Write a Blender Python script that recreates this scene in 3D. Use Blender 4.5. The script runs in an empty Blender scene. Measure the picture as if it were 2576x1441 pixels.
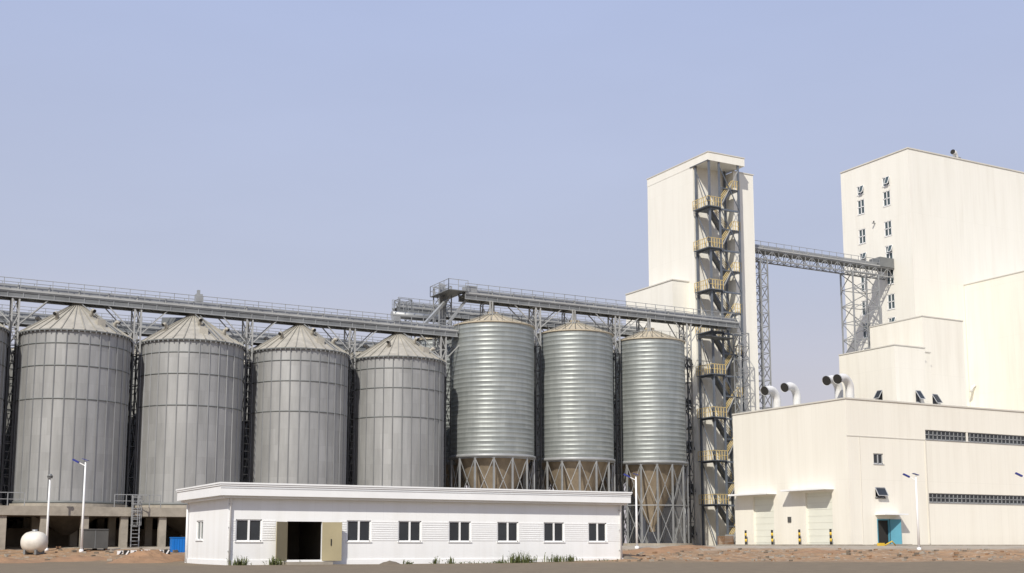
import bpy, math, random
from mathutils import Vector, noise
random.seed(7)
C=bpy.context.scene.collection
pi=math.pi

# ------------------------------------------------------------ materials
def mat(name,col,rough=.7,metal=0.0,var=.12,scale=.6,stretch=(1,1,1),col2=None,bump=0.0,bscale=8,spec=.4,fine=0.0):
    m=bpy.data.materials.new(name); m.use_nodes=True
    nt=m.node_tree; N=nt.nodes; L=nt.links; b=N['Principled BSDF']
    b.inputs['Roughness'].default_value=rough; b.inputs['Metallic'].default_value=metal
    b.inputs['Specular IOR Level'].default_value=spec
    g=N.new('ShaderNodeNewGeometry'); mp=N.new('ShaderNodeMapping'); mp.inputs['Scale'].default_value=stretch
    L.new(g.outputs['Position'],mp.inputs['Vector'])
    n=N.new('ShaderNodeTexNoise'); n.inputs['Scale'].default_value=scale; n.inputs['Detail'].default_value=6; n.inputs['Roughness'].default_value=.6
    L.new(mp.outputs[0],n.inputs['Vector'])
    r=N.new('ShaderNodeMapRange'); r.inputs[1].default_value=.3; r.inputs[2].default_value=.7
    L.new(n.outputs['Fac'],r.inputs[0])
    mx=N.new('ShaderNodeMix'); mx.data_type='RGBA'
    c2=col2 if col2 else tuple(c*(1-2*var) for c in col)
    mx.inputs[6].default_value=(*col,1); mx.inputs[7].default_value=(*c2,1)
    L.new(r.outputs[0],mx.inputs[0]); L.new(mx.outputs[2],b.inputs['Base Color'])
    if bump:
        n2=N.new('ShaderNodeTexNoise'); n2.inputs['Scale'].default_value=bscale; n2.inputs['Detail'].default_value=5
        L.new(g.outputs['Position'],n2.inputs['Vector'])
        bp=N.new('ShaderNodeBump'); bp.inputs['Strength'].default_value=bump; bp.inputs['Distance'].default_value=.05
        L.new(n2.outputs['Fac'],bp.inputs['Height']); L.new(bp.outputs[0],b.inputs['Normal'])
    return m

def cladding(name,col,dirt,seam_dir,seam=.0,panel=(1.0,6.0)):
    """painted sheet wall: faint vertical panel joints, rain streaks, dirt near the base"""
    m=bpy.data.materials.new(name); m.use_nodes=True
    nt=m.node_tree; N=nt.nodes; L=nt.links; b=N['Principled BSDF']
    b.inputs['Roughness'].default_value=.55; b.inputs['Specular IOR Level'].default_value=.3
    g=N.new('ShaderNodeNewGeometry')
    dt=N.new('ShaderNodeVectorMath'); dt.operation='DOT_PRODUCT'; dt.inputs[1].default_value=(1,1,0)
    L.new(g.outputs['Position'],dt.inputs[0])
    sp=N.new('ShaderNodeSeparateXYZ'); L.new(g.outputs['Position'],sp.inputs[0])
    cb=N.new('ShaderNodeCombineXYZ'); L.new(dt.outputs['Value'],cb.inputs[0]); L.new(sp.outputs[2],cb.inputs[1])
    br=N.new('ShaderNodeTexBrick'); br.offset=0; br.inputs['Scale'].default_value=1
    br.inputs['Brick Width'].default_value=panel[0]; br.inputs['Row Height'].default_value=panel[1]
    br.inputs['Mortar Size'].default_value=.02; br.inputs['Mortar Smooth'].default_value=.3
    br.inputs['Color1'].default_value=(1,1,1,1); br.inputs['Color2'].default_value=(.955,.955,.95,1); br.inputs['Mortar'].default_value=(.84,.84,.83,1)
    L.new(cb.outputs[0],br.inputs['Vector'])
    mp=N.new('ShaderNodeMapping'); mp.inputs['Scale'].default_value=(1.1,.10,1); L.new(cb.outputs[0],mp.inputs['Vector'])
    n=N.new('ShaderNodeTexNoise'); n.inputs['Scale'].default_value=1; n.inputs['Detail'].default_value=6
    L.new(mp.outputs[0],n.inputs['Vector'])
    r=N.new('ShaderNodeMapRange'); r.inputs[1].default_value=.45; r.inputs[2].default_value=.8; r.inputs[4].default_value=.6
    L.new(n.outputs['Fac'],r.inputs[0])
    n3=N.new('ShaderNodeTexNoise'); n3.inputs['Scale'].default_value=.12; n3.inputs['Detail'].default_value=3
    L.new(cb.outputs[0],n3.inputs['Vector'])
    ad=N.new('ShaderNodeMath'); ad.operation='MULTIPLY'; L.new(r.outputs[0],ad.inputs[0]); L.new(n3.outputs['Fac'],ad.inputs[1])
    mx=N.new('ShaderNodeMix'); mx.data_type='RGBA'; mx.inputs[6].default_value=(*col,1); mx.inputs[7].default_value=(*dirt,1)
    L.new(ad.outputs[0],mx.inputs[0])
    hz=N.new('ShaderNodeMapRange'); hz.inputs[1].default_value=.2; hz.inputs[2].default_value=2.2; hz.inputs[3].default_value=.4; hz.inputs[4].default_value=0
    L.new(sp.outputs[2],hz.inputs[0])
    mh=N.new('ShaderNodeMath'); mh.operation='MULTIPLY'; L.new(hz.outputs[0],mh.inputs[0]); L.new(n.outputs['Fac'],mh.inputs[1])
    mx2=N.new('ShaderNodeMix'); mx2.data_type='RGBA'; mx2.inputs[7].default_value=(*[d*.75 for d in dirt],1)
    L.new(mh.outputs[0],mx2.inputs[0]); L.new(mx.outputs[2],mx2.inputs[6])
    mu=N.new('ShaderNodeMix'); mu.data_type='RGBA'; mu.blend_type='MULTIPLY'; mu.inputs[0].default_value=seam
    L.new(mx2.outputs[2],mu.inputs[6]); L.new(br.outputs['Color'],mu.inputs[7])
    L.new(mu.outputs[2],b.inputs['Base Color'])
    return m

def silo_metal(name,c1,c2,rough,metal,bw,rh,joint=.7):
    m=bpy.data.materials.new(name); m.use_nodes=True
    nt=m.node_tree; N=nt.nodes; L=nt.links; b=N['Principled BSDF']
    b.inputs['Metallic'].default_value=metal
    uv=N.new('ShaderNodeTexCoord')
    br=N.new('ShaderNodeTexBrick'); br.inputs['Scale'].default_value=1; br.offset=.5
    br.inputs['Brick Width'].default_value=bw; br.inputs['Row Height'].default_value=rh
    br.inputs['Mortar Size'].default_value=.012; br.inputs['Bias'].default_value=0
    br.inputs['Color1'].default_value=(*c1,1); br.inputs['Color2'].default_value=(*c2,1); br.inputs['Mortar'].default_value=(*[c*joint for c in c1],1)
    L.new(uv.outputs['UV'],br.inputs['Vector'])
    g=N.new('ShaderNodeNewGeometry')
    mp=N.new('ShaderNodeMapping'); mp.inputs['Scale'].default_value=(1.2,1.2,.16); L.new(g.outputs['Position'],mp.inputs['Vector'])
    n=N.new('ShaderNodeTexNoise'); n.inputs['Scale'].default_value=.9; n.inputs['Detail'].default_value=7; n.inputs['Roughness'].default_value=.65
    L.new(mp.outputs[0],n.inputs['Vector'])
    r=N.new('ShaderNodeMapRange'); r.inputs[1].default_value=.3; r.inputs[2].default_value=.7; r.inputs[3].default_value=.80; r.inputs[4].default_value=1.12
    L.new(n.outputs['Fac'],r.inputs[0])
    mu=N.new('ShaderNodeMix'); mu.data_type='RGBA'; mu.blend_type='MULTIPLY'; mu.inputs[0].default_value=1
    L.new(br.outputs['Color'],mu.inputs[6]); L.new(r.outputs[0],mu.inputs[7]); L.new(mu.outputs[2],b.inputs['Base Color'])
    n2=N.new('ShaderNodeTexNoise'); n2.inputs['Scale'].default_value=.5; L.new(g.outputs['Position'],n2.inputs['Vector'])
    r2=N.new('ShaderNodeMapRange'); r2.inputs[3].default_value=rough-.1; r2.inputs[4].default_value=rough+.12
    L.new(n2.outputs['Fac'],r2.inputs[0]); L.new(r2.outputs[0],b.inputs['Roughness'])
    return m

M={}
M['cream']=cladding('cream_cladding',(.81,.775,.68),(.60,.55,.45),0,.45,(1.0,7.0))
M['cream_tall']=cladding('cream_cladding_tower',(.81,.785,.705),(.63,.59,.50),0,.40,(1.2,9.0))
M['cream_trim']=mat('cream_trim',(.64,.61,.54),.6,var=.06)
M['white']=cladding('white_panel',(.86,.865,.86),(.70,.68,.63),0,.3,(1.15,8.0))
M['white_trim']=mat('white_trim',(.86,.86,.85),.55,var=.04)
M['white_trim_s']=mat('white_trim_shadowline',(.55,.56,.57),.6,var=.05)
M['roofsheet']=mat('roof_sheet',(.6,.6,.58),.6,var=.08)
M['glass']=mat('window_glass',(.03,.035,.04),.12,var=.2,spec=.6)
M['glass_t']=mat('window_glass_teal',(.07,.10,.105),.12,var=.2,spec=.6)
M['alu']=mat('aluminium_frame',(.5,.51,.52),.45,metal=.2,var=.05)
M['dark']=mat('dark_interior',(.03,.028,.025),.9)
M['interior']=mat('interior_shade_dark',(.16,.14,.11),.9)  # dark colour paints in the shade of the room behind the open door
M['tan']=mat('tan_door_leaf',(.36,.31,.19),.6,var=.08)
M['silo']=silo_metal('galvanised_sheet',(.37,.37,.36),(.325,.325,.315),.50,.38,.908,1.46,.85)
M['silo_rib']=mat('silo_stiffener',(.33,.335,.33),.5,.4,var=.1)
M['silo_hoop']=mat('silo_hoop',(.19,.20,.195),.6,.3,var=.1)
M['spiral']=silo_metal('spiral_silo_sheet',(.345,.365,.35),(.275,.295,.285),.47,.42,2.6,.46,.95)
M['spiral_seam']=mat('spiral_seam',(.29,.31,.30),.5,.42,var=.1)
M['roof']=mat('silo_roof_dusty',(.46,.43,.365),.6,.1,var=.16,scale=1.2)
M['roof_rib']=mat('silo_roof_rib',(.36,.34,.29),.6,.15,var=.1)
M['roof2']=mat('silo_roof_tan',(.54,.47,.35),.65,.05,var=.14,scale=1.2)
M['hopper']=mat('hopper_cone_sheet',(.37,.30,.215),.55,.15,var=.18,scale=1.5,stretch=(1,1,.4))
M['galv']=mat('galvanised_steel',(.40,.41,.41),.5,.35,var=.15)
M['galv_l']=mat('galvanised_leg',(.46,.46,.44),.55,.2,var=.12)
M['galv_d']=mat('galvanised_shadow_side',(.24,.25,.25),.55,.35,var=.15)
M['steel_dk']=mat('dark_steel_and_gap_shade',(.08,.08,.08),.6,.3,var=.15)  # dark ladder steel; also paints shade onto support lattices between silos
M['blue_steel']=mat('blue_grey_steel',(.15,.17,.20),.5,.1,var=.15)
M['yellow']=mat('yellow_rail',(.72,.55,.24),.6,var=.1)
M['concrete']=mat('concrete',(.38,.34,.28),.85,var=.15,scale=1.4,bump=.3)
M['concrete_d']=mat('concrete_dark',(.20,.165,.125),.9,var=.2,scale=1)  # dark rubble tone; under the silo platform it stands in for shade
M['door_w']=mat('roller_door',(.76,.76,.66),.5,var=.04)
M['door_line']=mat('roller_door_joint',(.64,.63,.55),.5,var=.04)
M['black']=mat('black_paint',(.02,.02,.02),.6)
M['ywarn']=mat('yellow_paint',(.75,.50,.05),.5)
M['blue']=mat('blue_sheet',(.01,.19,.62),.5,var=.1)
M['teal']=mat('teal_door_frame',(.10,.32,.42),.5,var=.1)
M['navy']=mat('navy_lamp_housing',(.03,.04,.22),.4,var=.1)
M['tank']=mat('white_tank_paint',(.74,.70,.62),.5,var=.14,scale=1.5)
M['greybox']=mat('grey_cabinet',(.10,.10,.095),.7,var=.15)
M['wood']=mat('pallet_wood',(.30,.17,.09),.8,var=.2)
M['duct']=mat('duct_paint',(.74,.73,.70),.4,var=.08,scale=1.5)
M['dirt']=mat('red_dirt',(.33,.195,.11),.95,col2=(.23,.145,.085),scale=1.2,bump=.8,bscale=5)
M['weed']=mat('weed_green',(.085,.12,.035),.8,col2=(.13,.13,.05),scale=6)

# ------------------------------------------------------------ mesh builder
class MB:
    def __init__(s): s.v=[]; s.f=[]; s.m=[]; s.sm=[]; s.mats=[]; s.uv={}
    def mi(s,k):
        if k not in s.mats: s.mats.append(k)
        return s.mats.index(k)
    def face(s,pts,k,smooth=False,uv=None):
        i=len(s.v); s.v+= [tuple(p) for p in pts]; s.f.append(tuple(range(i,i+len(pts)))); s.m.append(s.mi(k)); s.sm.append(smooth)
        if uv: s.uv[len(s.f)-1]=uv
    def box(s,x0,x1,y0,y1,z0,z1,k):
        i=len(s.v); s.v+=[(x,y,z) for z in (z0,z1) for y in (y0,y1) for x in (x0,x1)]
        for q in ((0,2,3,1),(4,5,7,6),(0,1,5,4),(2,6,7,3),(0,4,6,2),(1,3,7,5)):
            s.f.append(tuple(i+a for a in q)); s.m.append(s.mi(k)); s.sm.append(False)
    def beam(s,p,q,w,k,h=None):
        p=Vector(p); q=Vector(q); d=(q-p)
        if d.length<1e-5: return
        d.normalize(); up=Vector((0,0,1)) if abs(d.z)<.95 else Vector((0,1,0))
        a=d.cross(up).normalized(); b=a.cross(d).normalized(); h=h or w
        a*=w/2; b*=h/2
        i=len(s.v); s.v+=[tuple(c+sa*a+sb*b) for c in (p,q) for sa,sb in ((-1,-1),(1,-1),(1,1),(-1,1))]
        for f in ((3,2,1,0),(4,5,6,7),(0,1,5,4),(1,2,6,5),(2,3,7,6),(3,0,4,7)):
            s.f.append(tuple(i+x for x in f)); s.m.append(s.mi(k)); s.sm.append(False)
    def tube(s,path,radii,k,n=14,caps=True,capk=None):
        path=[Vector(p) for p in path]; rings=[]; prev=None
        for j,p in enumerate(path):
            d=(path[min(j+1,len(path)-1)]-path[max(j-1,0)]).normalized()
            if prev is None:
                ref=Vector((0,0,1)) if abs(d.z)<.9 else Vector((0,1,0))
                a=d.cross(ref).normalized()
            else: a=(prev-d*prev.dot(d)).normalized()
            prev=a; b=d.cross(a)
            r=radii[j] if isinstance(radii,(list,tuple)) else radii
            i=len(s.v); s.v+=[tuple(p+r*(math.cos(2*pi*t/n)*a+math.sin(2*pi*t/n)*b)) for t in range(n)]; rings.append(i)
        for A,B in zip(rings,rings[1:]):
            for t in range(n):
                u=(t+1)%n; s.f.append((A+t,A+u,B+u,B+t)); s.m.append(s.mi(k)); s.sm.append(True)
        if caps:
            s.f.append(tuple(rings[0]+t for t in range(n))[::-1]); s.m.append(s.mi(k)); s.sm.append(False)
            s.f.append(tuple(rings[-1]+t for t in range(n))); s.m.append(s.mi(capk or k)); s.sm.append(False)
    def lathe(s,cx,cy,prof,k,n=64,smooth=True,ks=None):
        R0=max(r for r,z in prof); rings=[]
        for r,z in prof:
            i=len(s.v); s.v+=[(cx+r*math.cos(2*pi*t/n),cy+r*math.sin(2*pi*t/n),z) for t in range(n)]; rings.append(i)
        for j,(A,B) in enumerate(zip(rings,rings[1:])):
            kk=ks[j] if ks else k
            for t in range(n):
                u=(t+1)%n; s.f.append((A+t,A+u,B+u,B+t)); s.m.append(s.mi(kk)); s.sm.append(smooth)
                u0=2*pi*t/n*R0; u1=2*pi*(t+1)/n*R0
                s.uv[len(s.f)-1]=[(u0,prof[j][1]),(u1,prof[j][1]),(u1,prof[j+1][1]),(u0,prof[j+1][1])]
    def rail(s,pts,h,k,w=.05,step=1.5,mid=True):
        for p,q in zip(pts,pts[1:]):
            p=Vector(p); q=Vector(q); L=(q-p).length; n=max(1,round(L/step))
            for j in range(n+1):
                c=p.lerp(q,j/n); s.beam(c,c+Vector((0,0,h)),w,k)
            s.beam(p+Vector((0,0,h)),q+Vector((0,0,h)),w,k)
            if mid: s.beam(p+Vector((0,0,h*.5)),q+Vector((0,0,h*.5)),w*.8,k)
    def lattice(s,x0,x1,y0,y1,z0,z1,step,w,wb,k):
        cs=[(x0,y0),(x1,y0),(x1,y1),(x0,y1)]
        for c in cs: s.beam((*c,z0),(*c,z1),w,k)
        n=max(1,round((z1-z0)/step)); h=(z1-z0)/n
        for j in range(n):
            za=z0+j*h; zb=za+h
            for a,b in zip(cs,cs[1:]+cs[:1]):
                s.beam((*a,zb),(*b,zb),wb,k)
                if j%2: s.beam((*a,za),(*b,zb),wb,k)
                else: s.beam((*b,za),(*a,zb),wb,k)
    def wall(s,o,u,n,W,z0,z1,ops,k,depth=.18,rk=None):
        o=Vector(o); u=Vector(u); n=Vector(n); rk=rk or k
        us=sorted(set([0,W]+[a for q in ops for a in q[:2]])); zs=sorted(set([z0,z1]+[a for q in ops for a in q[2:4]]))
        def P(a,z,d=0): p=o+u*a-n*d; return (p.x,p.y,z)
        flip=u.cross(Vector((0,0,1))).dot(n)<0
        def F(pts,kk): s.face(pts[::-1] if flip else pts,kk)
        for ua,ub in zip(us,us[1:]):
            for za,zb in zip(zs,zs[1:]):
                cu=(ua+ub)/2; cz=(za+zb)/2
                if any(q[0]<cu<q[1] and q[2]<cz<q[3] for q in ops): continue
                F([P(ua,za),P(ub,za),P(ub,zb),P(ua,zb)],k)
        for q in ops:
            a,b,c,d=q[:4]
            F([P(a,c),P(a,c,depth),P(b,c,depth),P(b,c)][::-1],rk); F([P(a,d),P(b,d),P(b,d,depth),P(a,d,depth)][::-1],rk)
            F([P(a,c),P(a,d),P(a,d,depth),P(a,c,depth)][::-1],rk); F([P(b,c),P(b,c,depth),P(b,d,depth),P(b,d)][::-1],rk)
    def window(s,o,u,n,a,b,c,d,gk='glass',fk='alu',depth=.14,mull=1,fw=.07,hm=0,open_=0):
        o=Vector(o);u=Vector(u);n=Vector(n); Z=Vector((0,0,1))
        def P(x,z,dd): return o+u*x-n*dd+Z*z
        s.face([P(a,c,depth),P(b,c,depth),P(b,d,depth),P(a,d,depth)],gk)
        dd=depth-.03
        h=fw/2
        s.beam(P(a,c+h,dd),P(b,c+h,dd),fw,fk); s.beam(P(a,d-h,dd),P(b,d-h,dd),fw,fk)
        s.beam(P(a+h,c,dd),P(a+h,d,dd),fw,fk); s.beam(P(b-h,c,dd),P(b-h,d,dd),fw,fk)
        for j in range(mull):
            x=a+(b-a)*(j+1)/(mull+1); s.beam(P(x,c,dd),P(x,d,dd),fw,fk)
        for j in range(hm):
            z=c+(d-c)*(j+1)/(hm+1); s.beam(P(a,z,dd),P(b,z,dd),fw,fk)
        s.beam(P(a-.06,c-.03,-.03),P(b+.06,c-.03,-.03),.06,fk)
        if open_:
            xs=a+(b-a)*.5 if mull else a
            t=P(xs,d-.05,0); t2=P(b,d-.05,0); L=(d-c)*.85
            if hm: L=(d-c)*.45
            off=n*L*math.sin(open_)-Z*L*math.cos(open_)
            q=[t,t2,t2+off,t+off]
            s.face(q,gk)
            for i in range(4): s.beam(q[i],q[(i+1)%4],.06,fk)
    def build(s,name,parent=None,loc=(0,0,0)):
        me=bpy.data.meshes.new(name); me.from_pydata(s.v,[],s.f)
        for k in s.mats: me.materials.append(M[k])
        me.polygons.foreach_set('material_index',s.m); me.polygons.foreach_set('use_smooth',s.sm)
        if s.uv:
            l=me.uv_layers.new(name='UVMap')
            for fi,uvs in s.uv.items():
                p=me.polygons[fi]
                for li,c in zip(p.loop_indices,uvs): l.data[li].uv=c
        me.update()
        ob=bpy.data.objects.new(name,me); C.objects.link(ob); ob.location=loc
        if parent: ob.parent=parent
        return ob
def empty(name,loc=(0,0,0)):
    e=bpy.data.objects.new(name,None); C.objects.link(e); return e
def dup(ob,name,loc):
    o=bpy.data.objects.new(name,ob.data); C.objects.link(o); o.location=loc; return o
X=Vector((1,0,0)); Y=Vector((0,1,0)); Zv=Vector((0,0,1))
az=math.radians(28.5); Fd=(math.sin(az),math.cos(az)); Rd=(math.cos(az),-math.sin(az))
def sstep(a,b,x):
    t=max(0,min(1,(x-a)/(b-a))); return t*t*(3-2*t)
def terr(x,y):
    d=x*Fd[0]+y*Fd[1]
    z=1.1*sstep(80,108,d)
    k=sstep(82,88,d)*(1-sstep(98,104,d))
    if k>0: z+=k*.16*noise.noise(Vector((x*.35,y*.35,0)))+k*.09*noise.noise(Vector((x*1.3,y*1.3,3)))
    if 30<d<82: z+=.015*noise.noise(Vector((x*.2,y*.2,0)))-.015
    return z

# ------------------------------------------------------------ ground
def make_ground():
    ds=[-3000,-800,-200,-50,0,30,50,60,65,70,74]+[76+.45*i for i in range(70)]+[108,110,114,120,130,150,200,300,600,1200,2500,5000]
    as_=[-4000,-1500,-600,-250,-120,-80,-60]+[-50+.7*i for i in range(144)]+[55,65,80,120,250,600,1500,4000]
    v=[];f=[]
    for d in ds:
        for a in as_:
            x=a*Rd[0]+d*Fd[0]; y=a*Rd[1]+d*Fd[1]; v.append((x,y,terr(x,y)))
    n=len(as_)
    for i in range(len(ds)-1):
        for j in range(n-1): f.append((i*n+j,i*n+j+1,(i+1)*n+j+1,(i+1)*n+j))
    me=bpy.data.meshes.new('ground'); me.from_pydata(v,[],f)
    for p in me.polygons: p.use_smooth=True
    m=bpy.data.materials.new('ground_mix'); m.use_nodes=True; nt=m.node_tree;N=nt.nodes;L=nt.links;b=N['Principled BSDF']
    b.inputs['Roughness'].default_value=.95; b.inputs['Specular IOR Level'].default_value=.15
    g=N.new('ShaderNodeNewGeometry'); dt=N.new('ShaderNodeVectorMath'); dt.operation='DOT_PRODUCT'; dt.inputs[1].default_value=(Fd[0],Fd[1],0)
    L.new(g.outputs['Position'],dt.inputs[0])
    def nz(sc,det=6,r=.6):
        n=N.new('ShaderNodeTexNoise'); n.inputs['Scale'].default_value=sc; n.inputs['Detail'].default_value=det; n.inputs['Roughness'].default_value=r
        L.new(g.outputs['Position'],n.inputs['Vector']); return n.outputs['Fac']
    n1=nz(.25); n2=nz(2.5); n3=nz(.9,8,.7)
    def mix(fac,a,bb):
        x=N.new('ShaderNodeMix'); x.data_type='RGBA'; L.new(fac,x.inputs[0])
        for s,i in ((a,6),(bb,7)):
            if isinstance(s,tuple): x.inputs[i].default_value=(*s,1)
            else: L.new(s,x.inputs[i])
        return x.outputs[2]
    def rng(src,a,b_,c=0,d=1):
        r=N.new('ShaderNodeMapRange'); r.inputs[1].default_value=a;r.inputs[2].default_value=b_;r.inputs[3].default_value=c;r.inputs[4].default_value=d
        L.new(src,r.inputs[0]); return r.outputs[0]
    def add(a,bb,k):
        q=N.new('ShaderNodeMath'); q.operation='MULTIPLY_ADD'; L.new(bb,q.inputs[0]); q.inputs[1].default_value=k; L.new(a,q.inputs[2]); return q.outputs[0]
    dd=add(dt.outputs['Value'],n1,9); dd=add(dd,n2,2)
    road=mix(rng(n3,.3,.7),(.225,.18,.125),(.155,.125,.09))
    road=mix(rng(n2,.6,.8,0,.5),road,(.30,.22,.14))
    dirt=mix(rng(n3,.38,.62),(.37,.23,.13),(.22,.155,.10))
    dirt=mix(rng(n2,.55,.68),dirt,(.43,.37,.29))
    conc=mix(rng(n3,.3,.7),(.42,.38,.32),(.30,.25,.19))
    c=mix(rng(dd,88,91),road,dirt); c=mix(rng(dd,103,106),c,conc)
    L.new(c,b.inputs['Base Color'])
    bp=N.new('ShaderNodeBump'); bp.inputs['Strength'].default_value=.6; bp.inputs['Distance'].default_value=.06; L.new(n2,bp.inputs['Height']); L.new(bp.outputs[0],b.inputs['Normal'])
    me.materials.append(m); ob=bpy.data.objects.new('ground',me); C.objects.link(ob)
make_ground()

# ------------------------------------------------------------ flat-bottom silos
def grain_silo_mesh():
    s=MB(); R=4.6; z0=4.6; z1=19.2
    s.lathe(0,0,[(R,z0),(R,z1)],'silo',n=64)
    for t in range(32):
        a=2*pi*(t+.5)/32; p=(math.cos(a),math.sin(a))
        s.beam(((R+.02)*p[0],(R+.02)*p[1],z0),((R+.02)*p[0],(R+.02)*p[1],z1-.05),.08,'silo_rib')
    for z in (13.3,16.1,18.0):
        s.lathe(0,0,[(R+.012,z-.05),(R+.06,z-.03),(R+.06,z+.03),(R+.012,z+.05)],'silo_hoop',n=64)
    s.lathe(0,0,[(R+.03,z0-.02),(R+.10,z0+.02),(R+.10,z0+.18),(R+.03,z0+.2)],'silo_hoop',n=64)
    s.lathe(0,0,[(R+.02,z1-.12),(R+.24,z1-.14),(R+.24,z1-.04),(.5,22.0),(.42,22.25),(.05,22.3)],'roof',n=32,smooth=False,ks=['silo_hoop','silo_hoop','roof','roof','roof'])
    for t in range(32):
        a=2*pi*t/32; p=(math.cos(a),math.sin(a))
        s.beam(((R+.24)*p[0],(R+.24)*p[1],z1-.02),(.5*p[0],.5*p[1],22.03),.09,'roof_rib',.10)
    for t in range(64):
        a=2*pi*t/64; s.beam(((R+.2)*math.cos(a),(R+.2)*math.sin(a),z1-.28),((R+.2)*math.cos(a),(R+.2)*math.sin(a),z1-.1),.07,'silo_rib')
    def onroof(r): return z1+(R-r)/(R-.5)*(22.0-z1)
    for ang,r in ((-78,2.3),(-35,3.3),(-140,3.1),(60,3),(150,3)):
        a=math.radians(ang); x=r*math.cos(a); y=r*math.sin(a); z=onroof(r)
        s.tube([(x,y,z-.1),(x,y,z+.4),(x+.2*math.cos(a),y+.2*math.sin(a),z+.58),(x+.42*math.cos(a),y+.42*math.sin(a),z+.45)],.17,'roof',10,capk='dark')
    a=math.radians(-62)
    for o in (-.22,.22):
        dx=-math.sin(a)*o; dy=math.cos(a)*o
        s.beam((4.75*math.cos(a)+dx,4.75*math.sin(a)+dy,z1+.15),(.7*math.cos(a)+dx,.7*math.sin(a)+dy,22.1),.06,'galv')
    x=3.5*math.cos(a-.25); y=3.5*math.sin(a-.25); s.box(x-.35,x+.35,y-.35,y+.35,onroof(3.5)-.2,onroof(3.5)+.42,'roof')
    a=math.radians(-12)
    for o in (-.22,.22):
        dx=-math.sin(a)*o; dy=math.cos(a)*o
        s.beam((4.85*math.cos(a)+dx,4.85*math.sin(a)+dy,z0),(4.85*math.cos(a)+dx,4.85*math.sin(a)+dy,z1+.9),.06,'steel_dk')
    for i in range(20):
        zz=z0+1.5+i*.7; pts=[]
        for q in range(6):
            b=-1.4+2.8*q/5; pts.append((4.85*math.cos(a)+.42*math.cos(a+b)+.1,4.85*math.sin(a)+.42*math.sin(a+b),zz))
        for p,q in zip(pts,pts[1:]): s.beam(p,q,.05,'steel_dk')
    s.tube([(0,0,22.2),(0,0,22.7)],.28,'galv',10)
    return s
sx=[-4.1,6.1,16.3,26.5,36.7,46.9]
first=grain_silo_mesh().build('grain_silo',loc=(sx[1],110.3,0))
for i,x in enumerate(sx):
    if i!=1: dup(first,'grain_silo',(x,110.3,0)).rotation_euler=(0,0,2*pi/32*[0,0,1,-1,0,1][i])
for x in sx: dup(first,'grain_silo',(x+.3,122,0)).rotation_euler=(0,0,.5)

# platform
s=MB()
s.box(-12,52.0,104.6,128,3.55,4.3,'concrete')
for x in sx:
    s.lathe(x,110.3,[(5.0,4.303),(5.0,4.58),(.1,4.585)],'concrete',n=48,smooth=False)
    s.lathe(x+.3,122,[(5.0,4.303),(5.0,4.58),(.1,4.585)],'concrete',n=48,smooth=False)
x=-11.4
while x<52:
    for y in (105.1,110.5,116,122,127.5): s.box(x-.3,x+.3,y-.3,y+.3,.4,3.56,'concrete')
    x+=3.15
for x in sx: 
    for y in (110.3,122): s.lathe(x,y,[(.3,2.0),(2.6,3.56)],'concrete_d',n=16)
s.box(-12,52,128,128.3,.5,3.56,'concrete_d')  # dark wall added so the space below the platform looks shaded
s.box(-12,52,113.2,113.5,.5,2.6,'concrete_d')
s.rail([(-12,104.75,4.3),(12.2,104.75,4.3)],1.05,'galv',.06,1.3)
s.rail([(19.2,104.75,4.3),(23.0,104.75,4.3)],1.05,'galv',.06,1.0)
s.build('silo_platform')
# ladder
s=MB()
for o in (-.32,.32): s.beam((20.9+o,104.3,1.0),(20.9+o,104.45,5.3),.08,'galv')
for i in range(14): s.beam((20.58,104.33,1.2+i*.3),(21.22,104.33,1.2+i*.3),.05,'galv')
for i in range(5):
    zz=2.8+i*.6
    pts=[(20.9+.42*math.cos(b),104.3-.15-.55*math.sin(b),zz) for b in [pi*q/5 for q in range(6)]]
    for p,q in zip(pts,pts[1:]): s.beam(p,q,.05,'galv')
for b in (pi*.2,pi*.5,pi*.8): s.beam((20.9+.42*math.cos(b),104.15-.55*math.sin(b),2.8),(20.9+.42*math.cos(b),104.15-.55*math.sin(b),5.2),.045,'galv')
s.build('access_ladder')

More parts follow.
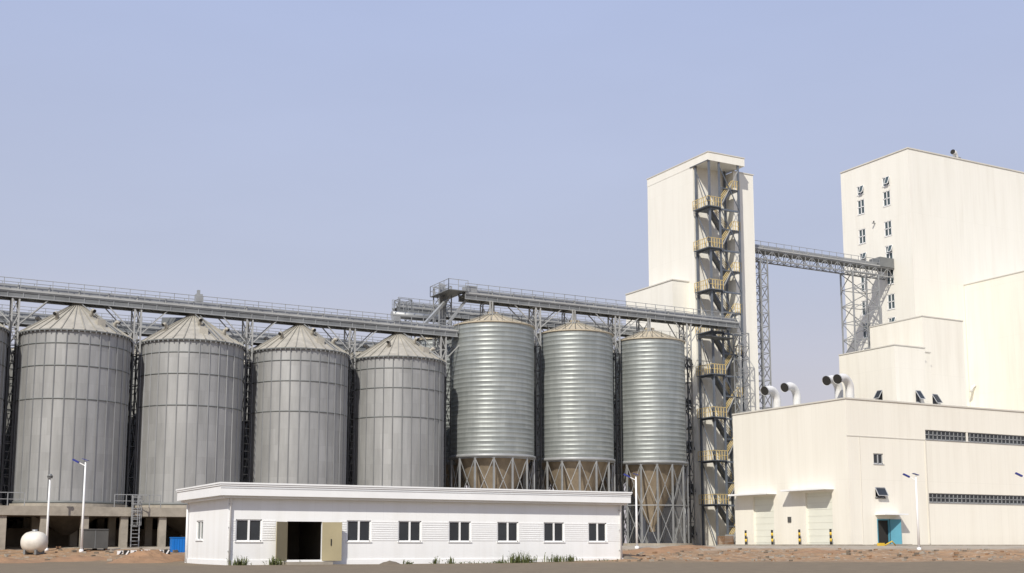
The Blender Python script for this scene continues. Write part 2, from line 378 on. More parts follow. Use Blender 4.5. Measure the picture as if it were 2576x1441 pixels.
# ------------------------------------------------------------ hopper silos
def hopper_silo(x,y,R):
    s=MB(); z0=10.1; z1=23.55; n=29; h=(z1-z0)/n
    prof=[];ks=[]
    for i in range(n):
        z=z0+i*h
        prof+=[(R,z),(R,z+h*.70),(R+.018,z+h*.78),(R+.018,z+h*.92)]
        ks+=['spiral','spiral','spiral_seam','spiral']
    prof.append((R,z1))
    s.lathe(x,y,prof,'spiral',n=72,ks=ks)
    s.lathe(x,y,[(R+.02,z0-.25),(R+.16,z0-.22),(R+.16,z0+.05),(R+.02,z0+.1)],'galv',n=72)
    s.lathe(x,y,[(R+.02,z1-.1),(R+.14,z1-.05),(R+.14,z1+.04),(R-.2,z1+.12),(.6,z1+1.45),(.6,z1+1.7),(.05,z1+1.75)],'roof2',n=36,smooth=False)
    for t in range(36):
        a=2*pi*t/36; s.beam((x+(R-.1)*math.cos(a),y+(R-.1)*math.sin(a),z1+.12),(x+.6*math.cos(a),y+.6*math.sin(a),z1+1.47),.07,'roof_rib')
    pts=[(x+(R+.05)*math.cos(2*pi*t/24),y+(R+.05)*math.sin(2*pi*t/24),z1) for t in range(25)]
    s.rail(pts,.75,'galv',.03,1.2,mid=False)
    s.lathe(x,y,[(R-.25,z0-.1),(.35,3.2),(.35,2.6)],'hopper',n=40)
    nl=14
    L=[(x+(R+.02)*math.cos(2*pi*(t+.5)/nl),y+(R+.02)*math.sin(2*pi*(t+.5)/nl)) for t in range(nl)]
    for i,c in enumerate(L):
        d=L[(i+1)%nl]
        s.beam((*c,.6),(*c,z0-.1),.16,'galv')
        for za,zb in ((1.2,5.4),(5.4,z0-.3)):
            s.beam((*c,zb),(*d,zb),.10,'galv')
            s.beam((*c,za),(*d,zb),.06,'galv'); s.beam((*d,za),(*c,zb),.06,'galv')
    s.lathe(x,y,[(R+.5,.6),(R+.5,1.35),(R-.5,1.35),(R-.5,.6)],'concrete',n=40,smooth=False)
    return s.build('hopper_silo')
for x,R in ((57.6,4.3),(67.6,4.1),(77.4,3.9)): hopper_silo(x,110.3,R)
for x in (57.4,68.0,78.0): hopper_silo(x,122,4.1)

# ------------------------------------------------------------ conveyor galleries
def gallery(s,x0,x1,y,zb,hb=.5,rail=1.1,w=.75,truss=False):
    k='galv'
    if truss:
        for yy in (y-w,y+w):
            s.beam((x0,yy,zb),(x1,yy,zb),.14,k); s.beam((x0,yy,zb+hb),(x1,yy,zb+hb),.14,k)
            n=round((x1-x0)/1.1); dx=(x1-x0)/n
            for i in range(n):
                a=x0+i*dx
                s.beam((a,yy,zb),(a,yy,zb+hb),.07,k)
                s.beam((a,yy,zb if i%2 else zb+hb),(a+dx,yy,zb+hb if i%2 else zb),.07,k)
        n=round((x1-x0)/1.1); dx=(x1-x0)/n
        for i in range(n):
            a=x0+i*dx; s.beam((a,y-w,zb),(a+dx,y+w,zb),.06,k); s.beam((a,y-w,zb),(a,y+w,zb),.07,k)
    else:
        for yy in (y-w,y+w):
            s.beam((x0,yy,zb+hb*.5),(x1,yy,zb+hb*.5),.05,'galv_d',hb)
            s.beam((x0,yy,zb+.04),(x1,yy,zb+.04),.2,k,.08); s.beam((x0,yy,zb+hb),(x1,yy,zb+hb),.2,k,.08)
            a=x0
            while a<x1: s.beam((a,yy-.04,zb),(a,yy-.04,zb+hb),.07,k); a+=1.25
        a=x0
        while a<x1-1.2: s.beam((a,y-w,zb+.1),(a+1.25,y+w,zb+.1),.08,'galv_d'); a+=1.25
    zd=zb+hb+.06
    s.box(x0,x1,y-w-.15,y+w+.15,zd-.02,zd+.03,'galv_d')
    s.box(x0+.2,x1-.2,y-.35,y+.3,zd+.1,zd+.62,k)
    a=x0+.8
    while a<x1-1: s.box(a,a+.1,y-.42,y+.38,zd+.03,zd+.68,'galv_l'); a+=2.5
    for yy in (y-w-.1,y+w+.1): s.rail([(x0,yy,zd),(x1,yy,zd)],rail,'galv',.05,1.3)
    for yy in (y-w-.13,y+w+.13): s.beam((x0,yy,zd+.1),(x1,yy,zd+.1),.02,'galv_l',.14)
def supportA(s,x,y,z0,zt,arms=2.3,drop=2.3,hw=.28,hy=.7,zc=18.0):
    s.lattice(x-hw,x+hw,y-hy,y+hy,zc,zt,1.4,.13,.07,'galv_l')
    s.lattice(x-hw,x+hw,y-hy,y+hy,z0,zc,2.8,.13,.06,'steel_dk')  # lower part coloured near black to imitate the shaded gap between silos
    for sy in (-hy,hy):
        for sg in (-1,1): s.beam((x+sg*hw,y+sy,zt-drop),(x+sg*(hw+arms),y+sy,zt),.09,'galv_l')
s=MB(); gallery(s,-12,53.2,110.3,22.15)
for x in (1.0,11.2,21.4,31.6,41.8,51.6): supportA(s,x,110.3,4.3,22.15)
s.box(26.6,27.2,109.9,110.6,23.4,24.1,'galv'); s.box(26.75,27.0,110.1,110.4,24.1,24.5,'galv')
s.box(46.3,47,109.9,110.6,23.3,23.8,'galv')
for x in sx[1:]: s.tube([(x,110.3,22.8),(x,110.3,22.2)],.22,'galv',8)
s.beam((24.6,113.6,21.9),(26.2,111,21.6),.7,'galv_d')
s.build('conveyor_gallery')
s=MB(); gallery(s,-12,55,122,21.9)
for x in (1.0,11.2,21.4,31.6,41.8,51.6):
    supportA(s,x,122,4.3,21.9)
s.build('conveyor_gallery')
s=MB(); gallery(s,54.0,89.6,110.3,26.2,.5)
for x in (62.65,72.7): supportA(s,x,110.3,1.0,26.2,2.6,2.2,zc=22)
supportA(s,82.4,110.3,1.0,26.2,1.6,2.2,zc=22)
for x in (57.6,67.6,77.4):
    s.tube([(x,110.3,26.5),(x,110.3,25.2)],.2,'galv',8)
    s.lattice(x-.9,x-.6,109.2,111.4,24.3,26.2,1.9,.1,.06,'galv_l')
s.box(54.3,55.4,109.7,110.9,26.9,27.7,'galv')
s.build('conveyor_gallery')
s=MB(); gallery(s,51.5,86,122,26.6,.5)
for x in (63.2,73.2,82.9): supportA(s,x,122,1.0,26.6,zc=22)
s.build('conveyor_gallery')
# head tower between the two silo groups
s=MB()
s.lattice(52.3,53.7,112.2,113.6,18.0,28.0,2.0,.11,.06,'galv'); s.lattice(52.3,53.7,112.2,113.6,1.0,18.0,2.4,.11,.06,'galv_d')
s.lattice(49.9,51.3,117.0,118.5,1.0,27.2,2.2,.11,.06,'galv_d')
for (x,y) in ((52.7,112.7),(53.2,113.1)): s.box(x-.16,x+.16,y-.16,y+.16,1,28.3,'galv')
s.box(52.0,54.2,109.3,113.8,26.96,27.04,'galv_d'); s.rail([(54.2,109.3,27),(52.0,109.3,27),(52.0,113.8,27),(54.2,113.8,27)],1.1,'galv',.05,1.1)
s.beam((53.2,112,26.6),(49.5,110.3,23.0),.28,'galv'); s.beam((54.5,110.3,26.3),(52.4,110.3,23.6),.24,'galv')
s.tube([(54,116,25.2),(48.6,116,25.2)],.38,'galv',12); s.rail([(48.6,115.4,25.6),(54,115.4,25.6)],.9,'galv',.05,1)
s.build('bucket_elevator_frame')

# ------------------------------------------------------------ elevator tower
E=empty('elevator_tower_building')
s=MB(); cr='cream_tall'
x0,x1,yb,yf,yt=87.4,95.6,114.8,113.4,124.4; zt=47.9
s.wall((x0,yt,0),-Y,-X,yt-yb,.5,46.85,[],cr)
s.wall((x0,yb,0),X,-Y,92.5-x0,.5,46.85,[],cr)
s.wall((92.5,yb,0),-Y,-X,yb-yf,.5,46.6,[],cr)
s.wall((92.5,yf,0),X,-Y,x1-92.5,.5,46.6,[],cr)
s.wall((x1,yf,0),Y,X,yt-yf,.5,46.6,[],cr)
s.wall((x1,yt,0),-X,Y,x1-x0,.5,46.85,[],cr)
s.face([(92.5,yf,46.6),(x1,yf,46.6),(x1,yt,46.6),(92.5,yt,46.6)],'roofsheet')
s.box(92.4,x1+.08,yf-.08,yf+.12,46.6,46.72,'cream_trim')
s.build('tower_walls',E)
s=MB(); s.box(x0-.03,92.9,111.7,yt,46.85,47.82,cr); s.box(x0-.09,92.96,111.64,yt+.06,47.82,47.94,'cream_trim')
s.beam((x0-.06,111.7,46.85),(x0-.06,yb+.5,46.85),.08,'blue_steel')
s.build('roof_slab',E)
# lower annex
s=MB(); ax,ay=84.9,116.0; za=32.7
wo=[(1.15,2.55,z,z+1.4) for z in (22.1,17.0,12.0,7.0,2.0)]
s.wall((ax,ay,0),X,-Y,x0-ax+3,.5,za,wo,cr)
s.wall((ax,126,0),-Y,-X,10,.5,za,[],cr)
s.wall((90,ay+.01,0),Y,X,10,.5,za,[],cr); s.wall((90,126,0),-X,Y,90-ax,.5,za,[],cr)
s.face([(ax,ay,za),(x0,ay,za),(x0,126,za),(ax,126,za)],'roofsheet')
s.box(ax-.08,x0-.01,ay-.08,ay+.1,za,za+.14,'cream_trim'); s.box(ax-.08,ax+.1,ay+.1,126,za,za+.14,'cream_trim')
for q in wo: s.window((ax,ay,0),X,-Y,*q,mull=1,fw=.12,open_=.5)
s.tube([(86.9,ay+.1,14.9),(86.9,ay-.6,14.9)],.22,'black',10)
s.build('annex_block',E)
# stair
s=MB(); st='blue_steel'; bx0,bx1,by0,by1=87.6,92.0,111.9,114.5
for x in (bx0,bx1):
    for y in (by0,by1): s.beam((x,y,1),(x,y,46.85),.22,st)
s.beam((89.1,by0,1),(89.1,by0,46.8),.2,st)
lv=[0.8+5.05*i for i in range(0,10)]
ww='galv_l'
for i,z in enumerate(lv):
    if z>45: break
    zn=z+5.05; zm=z+2.52
    if i>0:
        s.box(bx0-.6,89.0,by0-.45,by1-.1,z-.09,z,st)
        s.rail([(bx0-.6,by1-.1,z),(bx0-.6,by0-.45,z),(89.0,by0-.45,z)],1.1,'yellow',.06,.42)
        s.beam((bx0,by0,z-.15),(bx1,by0,z-.15),.2,st); s.beam((bx0,by0,z-.15),(bx0,by1,z-.15),.2,st)
    if zm<45:
        s.box(91.0,bx1+.1,by0,by1-.1,zm-.09,zm,st)
        s.rail([(91.0,by0-.08,zm),(bx1+.1,by0-.08,zm)],1.1,'yellow',.06,.42)
        for (xa,za_,xb,zb_,yy) in ((89.0,z,91.0,zm,by0+.5),(91.0,zm,89.0,zn,by1-.8)):
            if zb_>45.5: continue
            for o in (-.4,.4): s.beam((xa,yy+o,za_),(xb,yy+o,zb_),.08,st,.24)
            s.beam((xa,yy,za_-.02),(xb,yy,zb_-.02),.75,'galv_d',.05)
            for hh in (.5,.8,1.1): s.beam((xa,yy-.42,za_+hh),(xb,yy-.42,zb_+hh),.06,'yellow')
    if zn<47.2:
        s.beam((89.1,by0-.05,z),(bx1,by0-.05,zn),.09,ww); s.beam((bx1,by0-.12,z),(89.1,by0-.12,zn),.09,st)
        s.beam((bx0,by0,z),(bx0,by1,zn),.09,st)
        s.beam((89.1,by0,zm),(bx1,by0,zm),.1,st)
s.lattice(90.6,92.0,110.7,111.8,1,26.0,1.6,.10,.06,'galv')
s.box(85.6,89.8,110.6,112.2,25.15,25.25,'galv_d')
s.build('steel_staircase',E)

# ------------------------------------------------------------ bridge conveyor
s=MB(); gallery(s,95.6,121.0,116.2,36.75,1.15,1.0,.8,truss=True)
s.lattice(98.1,99.2,115.4,117.0,1,36.7,1.7,.14,.08,'galv')
s.box(118.5,121,115.2,117.2,38.0,39.3,'galv_d')
s.build('conveyor_bridge')
s=MB(); s.lattice(113.4,118.0,115.2,117.4,1,36.8,2.3,.17,.09,'galv')
for i in range(14):
    z=3+i*2.4; s.beam((115.7,115.2,z),(115.7,115.2,z+2.4),.1,'galv'); s.beam((113.4,115.2,z),(115.7,115.2,z+1.2),.07,'galv')
s.build('bridge_support_tower')

# ------------------------------------------------------------ main tower
E=empty('processing_tower_building'); s=MB(); s2=MB()
mx,my,myt,mz=121.1,112.0,124.6,53.75
wo=[]
for yc in (120.9,116.1):
    for zc,hh in ((50.3,1.3),(47.9,2.1),(43.7,2.1),(40.3,2.1),(37.0,2.1),(33.6,2.1),(30.4,2.1),(27.0,2.1),(23.6,2.1)):
        wo.append((myt-yc-.65,myt-yc+.65,zc-hh/2,zc+hh/2))
s.wall((mx,myt,0),-Y,-X,myt-my,.5,mz,wo,cr)
for i,q in enumerate(wo): s2.window((mx,myt,0),-Y,-X,*q,gk='glass_t',fk='white_trim',mull=1,fw=.10,depth=.1,hm=1 if q[3]-q[2]>1.5 else 0,open_=.35 if i%3==0 else 0)
s.wall((mx,my,0),X,-Y,50,.5,mz,[],cr); s.wall((mx+50,my,0),Y,X,myt-my,.5,mz,[],cr); s.wall((mx+50,myt,0),-X,Y,50,.5,mz,[],cr)
s.face([(mx,my,mz),(mx+50,my,mz),(mx+50,myt,mz),(mx,myt,mz)],'roofsheet')
s.box(mx-.1,mx+50,my-.1,my+.12,mz,mz+.16,'cream_trim'); s.box(mx-.1,mx+.12,my+.12,myt,mz,mz+.16,'cream_trim')
s.box(mx-.06,mx-.0,118.5,118.7,45.1,45.35,'greybox'); s.box(mx-.5,mx-.0,118.3,118.5,44.9,45.0,'galv')
s.build('walls',E); s2.build('windows',E)
s=MB(); s.tube([(131.2,112.8,mz),(131.2,112.8,mz+.7),(130.9,112.7,mz+1.1),(130.3,112.5,mz+1.15)],.35,'duct',12,capk='dark'); s.box(130.9,131.9,112.5,113.5,mz,mz+.6,'galv'); s.build('roof_vent',E)
def block(name,x0,x1,y0,y1,z,wos=(),wfront=()):
    s=MB()
    s.wall((x0,y1,0),-Y,-X,y1-y0,.5,z,list(wos),'cream'); s.wall((x0,y0,0),X,-Y,x1-x0,.5,z,list(wfront),'cream')
    s.wall((x1,y0,0),Y,X,y1-y0,.5,z,[],'cream'); s.wall((x1,y1,0),-X,Y,x1-x0,.5,z,[],'cream')
    s.face([(x0,y0,z),(x1,y0,z),(x1,y1,z),(x0,y1,z)],'roofsheet')
    s.box(x0-.07,x1+.07,y0-.07,y0+.1,z,z+.12,'cream_trim'); s.box(x0-.07,x0+.1,y0+.1,y1,z,z+.12,'cream_trim')
    for q in wos: s.window((x0,y1,0),-Y,-X,*q,mull=0,fw=.09,open_=.6)
    for q in wfront: s.window((x0,y0,0),X,-Y,*q,mull=0,fw=.09,open_=.6)
    s.build(name,E)
block('stepped_block_low',102.4,107.2,98,106.8,23.55,[(5.9,6.7,17.4,18.7)],[(3.0,3.8,17.2,18.6)])
block('stepped_block_mid',109.2,116.0,100,108.4,27.8,[],[(1.0,1.9,17.2,18.7)])
block('stepped_block_link',107.25,109.15,99,106,23.3)
block('stepped_block_high',130.5,170,96,111.95,36.0)
block('stepped_block_fill',116.05,130.45,106,111.9,17)
s=MB(); s.tube([(130.6,111.0,22.2),(130.0,111.0,22.0),(129.6,111.0,21.3)],.2,'duct',8); s.build('wall_vent',E)

# ------------------------------------------------------------ warehouse
E=empty('warehouse_building'); s=MB(); s2=MB()
wx,wy,wyt,wz=77.9,80.6,96.6,14.2
L=lambda y:wyt-y
dl=[(L(93.8),L(90.75),1.1,5.85),(L(86.3),L(82.8),1.1,5.95)]
s.wall((wx,wyt,0),-Y,-X,wyt-wy,.5,wz,dl,'cream',depth=.35)
fw_=[(3.1,4.3,8.45,9.4),(3.15,4.35,5.4,6.35),(3.2,5.0,1.1,3.5)]
rb=[(9.8,60,10.95,11.85),(9.9,60,5.1,5.95)]
s.wall((wx,wy,0),X,-Y,62,.5,wz,fw_+rb,'cream')
s.wall((wx+62,wy,0),Y,X,wyt-wy,.5,wz,[],'cream'); s.wall((wx+62,wyt,0),-X,Y,62,.5,wz,[],'cream')
s.face([(wx,wy,wz-.3),(wx+62,wy,wz-.3),(wx+62,wyt,wz-.3),(wx,wyt,wz-.3)],'roofsheet')
s.box(wx-.08,wx+62,wy-.08,wy+.15,wz,wz+.13,'cream_trim'); s.box(wx-.08,wx+.15,wy+.15,wyt,wz,wz+.13,'cream_trim')
s.box(wx+.15,wx+.3,wy+.15,wyt,wz-.3,wz,'cream'); 
s.box(wx-.05,87.6,wy-.035,wy-.001,10.85,10.93,'cream_trim'); s.box(87.55,87.66,wy-.10,wy-.001,1.3,10.85,'cream_trim'); s.box(79.35,79.39,wy-.03,wy-.001,1.3,10.85,'cream_trim')
s.build('walls',E)
for q in fw_[:2]: s2.window((wx,wy,0),X,-Y,*q,mull=1,fw=.09)
s2.window((wx,wy,0),X,-Y,*fw_[1],mull=0,fw=.08,open_=.5)
for q in rb:
    s2.window((wx,wy,0),X,-Y,*q,mull=90,fw=.075,hm=1,fk='galv')
    for k,xx in enumerate((93.3,103,113,123,133)):
        if q[2]>8: s2.box(xx-.12,xx+.12,wy+.02,wy+.17,q[2],q[3],'cream')
s2.build('windows',E)
s=MB()
for q in dl:
    ya,yb2=wyt-q[0],wyt-q[1]
    s.box(wx+.2,wx+.3,yb2,ya,1.1,q[3],'door_w')
    z=1.4
    while z<q[3]: s.box(wx+.185,wx+.205,yb2,ya,z,z+.02,'door_line'); z+=.6
for (a,b,z) in ((96.2,90.3,6.0),(88.4,82.5,6.15)):
    s.box(wx-1.15,wx-.005,b,a,z,z+.16,'white_trim'); 
s.box(80.9,83.8,wy-1.2,wy-.005,3.85,3.98,'white_trim')
s.box(81.15,82.95,wy+.12,wy+.16,1.1,3.5,'dark')
s.box(82.5,82.62,wy-.02,wy+.1,1.1,3.5,'teal'); s.beam((82.65,wy-.05,2.3),(83.3,wy-.75,2.3),.05,'teal',2.35)
s.box(81.1,81.2,wy-.02,wy+.1,1.1,3.5,'teal'); s.box(81.2,82.5,wy-.02,wy+.1,3.38,3.5,'teal')
s.box(wx-.08,wx-.002,88.3,88.75,3.3,3.8,'greybox')
s.box(80.6,84,wy-1.3,wy-.01,.6,1.25,'concrete')
s.build('doors_and_canopies',E)
s=MB(); s.box(wx-2.0,wx-.01,wy-1.4,wyt+.4,.6,1.22,'concrete'); s.box(wx-.01,140,wy-1.4,wy-1.31,.6,1.2,'concrete'); s.build('concrete_apron')
def bollard(x,y):
    s=MB()
    for i in range(5): s.tube([(x,y,1.2+i*.28),(x,y,1.2+(i+1)*.28-.002)],.1,'ywarn' if i%2 else 'black',10)
    s.build('safety_bollard')
for y in (94.3,90.4,86.6,82.5): bollard(wx-.6,y)
def gooseneck(x,y):
    s=MB(); zc=15.3; r=1.0
    path=[(x,y,13.6),(x,y,14.6),(x,y,zc)]
    for t in range(1,9):
        a=t/8*1.95; path.append((x-r+r*math.cos(a),y-(r-r*math.cos(a))*.25,zc+r*math.sin(a)))
    d=(Vector(path[-1])-Vector(path[-2])).normalized(); e=Vector(path[-1])+d*.5; path.append(tuple(e)); path.append(tuple(e+d*.12))
    rad=[.39]*(len(path)-2)+[.41,.46]
    s.tube(path,rad,'duct',18,caps=False)
    s.tube([tuple(e-d*.35),tuple(e+d*.10)],[.36,.43],'dark',18,caps=True,capk='dark')
    s.lathe(x,y,[(.42,13.9),(.7,13.9),(.7,14.3),(.42,14.35)],'galv',n=16)
    s.build('roof_gooseneck_vent')
for x,y in ((79.6,91.8),(79.6,88.9),(79.7,83.3),(79.8,82.0)): gooseneck(x,y)

# ------------------------------------------------------------ office building
E=empty('office_building'); s=MB(); s2=MB()
ox,oy,oyt,ox1=19.9,72.4,82.5,48.2
wins=[(20.4,22.0),(27.5,29.1),(31.0,32.6),(34.6,36.2),(38.2,39.8),(41.8,43.4),(45.4,46.9)]
ops=[(a-ox,b-ox,1.4,2.72) for a,b in wins]; door=(23.6-ox,25.85-ox,.22,2.62)
s.wall((ox,oy,0),X,-Y,ox1-ox,-.1,4.2,ops+[door],'white')
lop=[(2.6,4.3,1.5,2.75)]
s.wall((ox,oyt,0),-Y,-X,oyt-oy,-.1,4.2,lop,'white')
s.wall((ox1,oy,0),Y,X,oyt-oy,-.1,4.2,[],'white'); s.wall((ox1,oyt,0),-X,Y,ox1-ox,-.1,4.2,[],'white')
s.box(ox+.3,ox1-.3,oy+.25,oyt-.2,.02,.2,'concrete')
s.box(22.9,23.0,oy+.19,79,.2,3.6,'interior'); s.box(26.6,26.7,oy+.19,79,.2,3.6,'interior'); s.box(22.9,26.7,79,79.1,.2,3.6,'interior')
s.box(22.9,26.7,oy+.19,79,3.6,3.7,'interior')
segs=[(22.05,22.85),(27.05,27.45),(29.15,30.95),(32.65,34.55),(36.25,38.15),(39.85,41.75),(43.45,45.35),(46.95,48.1),(19.95,20.35)]
for a,b in segs:
    for i in range(9):
        z=1.46+i*.142; s.box(a,b,oy-.022,oy-.002,z,z+.07,'white_trim')
s.box(ox-.05,ox1+.03,oy-.06,oy-.001,-.1,.28,'white_trim'); s.box(ox-.06,ox-.001,oy-.001,oyt,-.1,.28,'white_trim')
s.build('walls',E)
s=MB(); o=.65
s.box(ox-o,ox1+.35,oy-o,oyt+.3,4.12,4.70,'white_trim')
s.box(ox-o-.05,ox1+.4,oy-o-.05,oyt+.35,4.70,4.80,'white_trim')
s.box(ox-o-.09,ox1+.44,oy-o-.09,oyt+.4,4.803,4.9,'white_trim')
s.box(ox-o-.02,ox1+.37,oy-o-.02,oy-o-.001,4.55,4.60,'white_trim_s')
s.box(ox-o+.25,ox1+.2,oy-o+.25,oyt+.1,3.98,4.119,'white_trim')
s.build('roof',E)
for q in ops:
    s2.window((ox,oy,0),X,-Y,*q,mull=1,fw=.07,fk='white_trim',depth=.12)
s2.window((ox,oyt,0),-Y,-X,*lop[0],mull=1,fw=.08,fk='white_trim',gk='glass_t',depth=.12)
for q in ops: s2.box(ox+q[0]+(q[1]-q[0])*.46,ox+q[0]+(q[1]-q[0])*.54,oy+.03,oy+.07,q[2],q[3],'white_trim')
s2.build('windows',E)
s=MB()
def leaf(px,ang,w):
    a=math.radians(ang); e=(px+w*math.cos(a),oy-.03+w*math.sin(a))
    s.beam((px,oy-.03,1.4),(e[0],e[1],1.4),.05,'tan',2.38)
leaf(23.6,-142,1.15); leaf(25.85,-24,1.22)
s.beam((26.35,oy-.31,1.15),(26.35,oy-.31,1.55),.05,'black')
s.box(23.3,26.2,oy-1.1,oy-.07,-.1,.16,'concrete')
s.build('double_door',E)
s=MB()
for x in (ox+.12,ox1-.2):
    s.tube([(x,oy-.14,.05),(x,oy-.14,3.9),(x,oy-.4,4.1)],.06,'white_trim',8)
    for z in (.8,2.2,3.6): s.box(x-.09,x+.09,oy-.16,oy-.001,z,z+.05,'alu')
s.tube([(ox-.14,oyt-.6,.05),(ox-.14,oyt-.6,3.9)],.06,'white_trim',8)
s.build('downpipes',E)

# ------------------------------------------------------------ street lamps
def lamp(x,y,h,dirv=1,panel=True,kind=0):
    z=terr(x,y)-.05; s=MB()
    s.tube([(x,y,z),(x,y,z+.25)],.17,'white_trim',12)
    s.tube([(x,y,z+.25),(x,y,z+h*.5),(x,y,z+h)],[.10,.085,.06],'white_trim',12)
    R=Vector((Rd[0],Rd[1],0))*dirv
    a=Vector((x,y,z+h-.35)); e=a+R*.6+Vector((0,0,.3))
    if kind==0:
        s.beam(a,e,.06,'white_trim'); d=(e-a).normalized()
        s.beam(e-d*.1,e+d*.45,.24,'navy',.13)
        s.beam(Vector((x,y,z+h))-R*.22+Vector((0,0,.05)),Vector((x,y,z+h))+R*.22+Vector((0,0,.2)),.5,'navy',.04)
    else:
        s.tube([(x,y,z+h),(x,y,z+h+.12)],.2,'galv_d',12); s.tube([(x,y,z+h+.12),(x,y,z+h+.34)],[.24,.12],'galv_d',12)
    s.build('street_lamp')
lamp(15.9,99.4,7.1,-1); lamp(13.8,102.9,5.8,1,kind=1); lamp(56.7,83,6.0,-1); lamp(75.5,70.6,6.0,-1); lamp(81.2,64.4,6.1,-1)

# ------------------------------------------------------------ small things
s=MB(); tx,ty=12.4,99.0; tz=terr(tx,ty)
ax_=Vector((.8,-.6,0)); c=Vector((tx,ty,tz+.92)); r=.82
prof=[(-.98,.02),(-.93,.35),(-.80,.58),(-.6,.74),(-.3,.82),(.3,.82),(.6,.74),(.80,.58),(.93,.35),(.98,.02)]
s.tube([c+ax_*a for a,b in prof],[b for a,b in prof],'tank',24)
s.tube([c+Vector((0,0,.7)),c+Vector((0,0,.95))],.2,'galv',12)
for o in (-.45,.45):
    q=c+ax_*o; n_=Vector((.6,.8,0)); s.beam(q-n_*.6+Vector((0,0,-.75)),q+n_*.6+Vector((0,0,-.75)),.16,'galv_d',.35)
s.build('storage_tank')
s=MB(); bx,by=22.4,95.6; z=terr(bx,by)
s.box(bx-.5,bx+.5,by-.4,by+.4,z,z+1.1,'blue'); s.box(bx-.54,bx+.54,by-.44,by+.44,z+1.1,z+1.16,'blue')
for i in range(5): s.box(bx-.42+i*.2,bx-.36+i*.2,by-.43,by-.4,z+.08,z+1.05,'blue')
s.build('blue_bin')
s=MB(); bx,by=17.3,102.2; z=terr(bx,by)
s.box(bx-1,bx+1,by-.5,by+.5,z+.12,z+1.6,'greybox'); s.box(bx-1.05,bx+1.05,by-.55,by+.55,z+1.6,z+1.68,'greybox'); s.box(bx-.03,bx+.03,by-.52,by-.5,z+.15,z+1.55,'galv_d')
for o in (-.9,.9): s.box(bx+o-.08,bx+o+.08,by-.4,by+.4,z,z+.12,'wood')
s.build('equipment_cabinet')
s=MB()
for i in range(8):
    x=18.0+i*.45; y=95-.22*i; z=terr(x,y)-.05
    s.box(x-.2,x+.2,y-.12,y+.12,z,z+.42,'black' if i%2 else 'white_trim')
    s.beam((x-.1,y-.14,z+.05),(x+.1,y-.14,z+.38),.03,'white_trim' if i%2 else 'black',.1)
s.build('striped_barrier')
def pile(x,y,rx,ry,h,k='dirt'):
    v=[];f=[];n=36;m=14
    for i in range(m+1):
        rr=i/m
        for t in range(n):
            a=2*pi*t/n; px=x+rx*rr*math.cos(a); py=y+ry*rr*math.sin(a)
            hh=h*(1-rr)**.8*(1+.5*noise.noise(Vector((px*1.1,py*1.1,0))))+.14*h*noise.noise(Vector((px*4,py*4,1)))*(1-rr*rr)
            v.append((px,py,terr(px,py)-.04+hh-(.1 if i==m else 0)))
    for i in range(m):
        for t in range(n): u=(t+1)%n; f.append((i*n+t,(i+1)*n+t,(i+1)*n+u,i*n+u))
    me=bpy.data.meshes.new('dirt_pile'); me.from_pydata(v,[],f); me.materials.append(M[k]); ob=bpy.data.objects.new('dirt_pile',me); C.objects.link(ob)
pile(18.6,86.5,2.8,2.2,.85); pile(17.2,84.0,2.4,1.6,.4); pile(14,90,3.5,2,.35); pile(56,79,4,2,.3); pile(67,72,3.5,1.6,.28); pile(9,88,3,1.8,.35); pile(61,82,3,1.6,.35)
pile(29.8,70.9,.8,.5,.3,'concrete_d'); pile(48.9,72.5,.8,.6,.25,'concrete_d')
s=MB()
for i in range(600):
    d=random.uniform(84,99); a=random.uniform(-38,40)
    x=a*Rd[0]+d*Fd[0]; y=a*Rd[1]+d*Fd[1]
    if ox-1<x<ox1+1 and oy-1<y<oyt+1: continue
    z=terr(x,y); r=random.uniform(.04,.17)
    s.beam((x-r,y,z+r*.3),(x+r,y+random.uniform(-r,r),z+r*.4),r*1.3,random.choice(['concrete','concrete','dirt','concrete_d']),r)
s.build('rubble')
def weeds(x,y,w,h,n):
    s=MB()
    for i in range(n):
        px=x+random.gauss(0,w/2.0); py=y+random.uniform(-.35,.25); hh=h*random.uniform(.3,1.15)*(.35+.65*random.random())
        a=random.uniform(0,2*pi); lean=random.uniform(.05,.4)*hh; b=random.uniform(.015,.035)
        z=terr(px,py)-.02; dx,dy=math.cos(a),math.sin(a)
        s.face([(px-dy*b,py+dx*b,z),(px+dy*b,py-dx*b,z),(px+dx*lean*.5+dy*b*1.2,py+dy*lean*.5-dx*b*1.2,z+hh*.6),(px+dx*lean,py+dy*lean,z+hh),(px+dx*lean*.4-dy*b*1.2,py+dy*lean*.4+dx*b*1.2,z+hh*.55)],'weed')
        for q in range(3):
            t=random.uniform(.3,.95); cx=px+dx*lean*t; cy=py+dy*lean*t; cz=z+hh*t; aa=random.uniform(0,6.3); l=random.uniform(.05,.11)
            s.face([(cx,cy,cz),(cx+l*math.cos(aa),cy+l*math.sin(aa),cz+.03),(cx+1.4*l*math.cos(aa+.5),cy+1.4*l*math.sin(aa+.5),cz+.07)],'weed')
    s.build('weeds')
for x,w,h,n in ((20.5,.5,.65,75),(22.6,.5,.6,70),(31.3,.3,.3,25),(33.2,.2,.6,22),(34.3,.15,.6,22),(37.9,.3,.4,25),(39.6,1.1,.8,150),(42.2,.5,.65,60),(43.4,.6,.6,60),(24.2,.2,.25,14),(36,3,.2,40),(46,1,.2,20)):
    weeds(x,oy-.75,w,h,n)
s=MB()
for i in range(7):
    z=1.12+i*.14; s.box(82.2,83.5,103.9,105.0,z+.03,z+.13,'wood')
s.build('pallet_stack')
s=MB()
for i in range(9):
    y=104.0+.25*(i%5); z=1.25+.22*(i//5); s.tube([(85.0,y,z),(89.5,y+.15,z+.02)],.1,'galv',8)
for x in (84,88): s.box(x,x+.15,103.5,106,1.1,2.3,'galv_l')
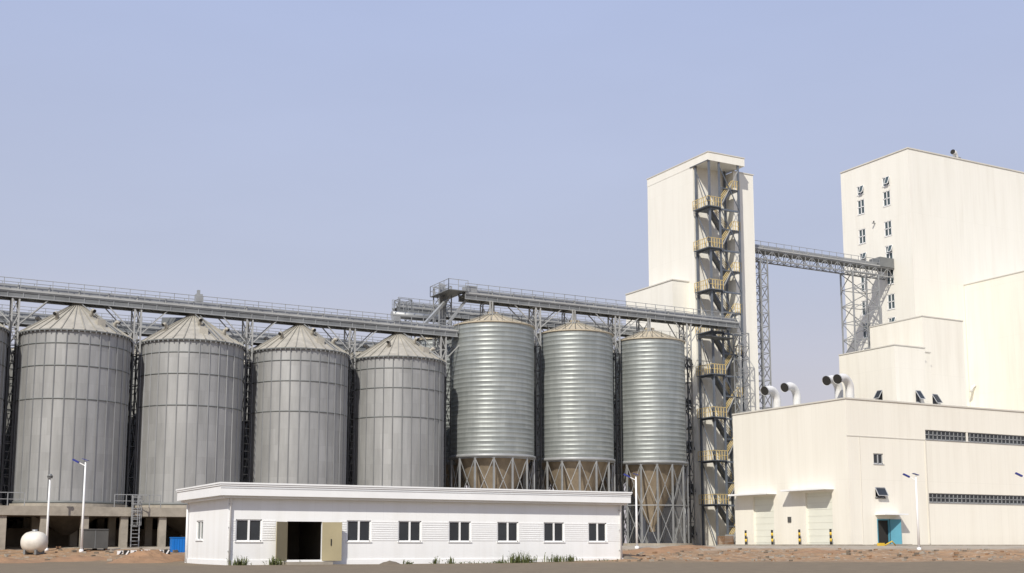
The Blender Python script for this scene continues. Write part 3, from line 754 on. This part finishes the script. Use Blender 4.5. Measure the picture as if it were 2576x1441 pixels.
s.rail([(83.5,104,1.3),(90,104,1.3)],1.0,'galv',.06,1.3)
s.build('steel_pipe_stack')
s=MB(); s.box(81.7,83.2,78.6,79.2,.9,1.1,'galv_d')
s.tube([(80.2,79,1.1),(80.8,78.6,1.5),(81.6,79,1.15)],.06,'ywarn',8); s.box(79.6,80.1,78.8,79.2,1,1.35,'ywarn')
s.build('tool_cart')

# ------------------------------------------------------------ light, sky, camera
el=math.radians(42); sd=Vector((-.74,-.67,0)).normalized()*math.cos(el)+Vector((0,0,math.sin(el)))
sun=bpy.data.lights.new('sun','SUN'); sun.energy=4.4; sun.angle=math.radians(.6); sun.color=(1,.95,.86)
so=bpy.data.objects.new('sun',sun); C.objects.link(so); so.rotation_euler=sd.to_track_quat('Z','Y').to_euler()
w=bpy.data.worlds.new('World'); bpy.context.scene.world=w; w.use_nodes=True
N=w.node_tree.nodes; L=w.node_tree.links; bg=N['Background']; bg.inputs[1].default_value=.1
sk=N.new('ShaderNodeTexSky'); sk.sky_type='NISHITA'; sk.sun_disc=False; sk.sun_elevation=el; sk.sun_rotation=math.atan2(sd.x,sd.y); sk.dust_density=2.5; sk.air_density=1.0
tc=N.new('ShaderNodeTexCoord'); sp=N.new('ShaderNodeSeparateXYZ'); L.new(tc.outputs['Generated'],sp.inputs[0])
cr_=N.new('ShaderNodeValToRGB'); L.new(sp.outputs[2],cr_.inputs[0])
E_=cr_.color_ramp.elements; E_[0].position=0; E_[0].color=(.66,.60,.63,1); E_[1].position=.9; E_[1].color=(.34,.42,.68,1)
for p,c in ((.12,(.625,.60,.67,1)),(.22,(.545,.585,.735,1)),(.42,(.49,.565,.81,1))):
    e=E_.new(p); e.color=c
sc=N.new('ShaderNodeVectorMath'); sc.operation='SCALE'; sc.inputs['Scale'].default_value=10; L.new(cr_.outputs[0],sc.inputs[0])
mp=N.new('ShaderNodeMapping'); mp.inputs['Scale'].default_value=(2,2,7); L.new(tc.outputs['Generated'],mp.inputs[0])
nz=N.new('ShaderNodeTexNoise'); nz.inputs['Scale'].default_value=1.3; nz.inputs['Detail'].default_value=5; L.new(mp.outputs[0],nz.inputs['Vector'])
nr=N.new('ShaderNodeMapRange'); nr.inputs[1].default_value=.3; nr.inputs[2].default_value=.7; nr.inputs[3].default_value=.97; nr.inputs[4].default_value=1.04; L.new(nz.outputs['Fac'],nr.inputs[0])
s3=N.new('ShaderNodeVectorMath'); s3.operation='SCALE'; L.new(sc.outputs[0],s3.inputs[0]); L.new(nr.outputs[0],s3.inputs['Scale'])
mx=N.new('ShaderNodeMix'); mx.data_type='RGBA'; mx.inputs[0].default_value=.85; L.new(sk.outputs[0],mx.inputs[6]); L.new(s3.outputs[0],mx.inputs[7])
L.new(mx.outputs[2],bg.inputs[0])
cam=bpy.data.cameras.new('camera'); co=bpy.data.objects.new('camera',cam); C.objects.link(co)
cam.sensor_width=36; cam.lens=3043/2576*36; cam.shift_y=221.8/2576; cam.clip_end=8000; cam.clip_start=.5
co.location=(0,0,1.2); co.rotation_euler=(math.radians(98),0,-az)
sc_=bpy.context.scene; sc_.camera=co
sc_.view_settings.view_transform='Standard'; sc_.view_settings.look='None'; sc_.view_settings.exposure=0
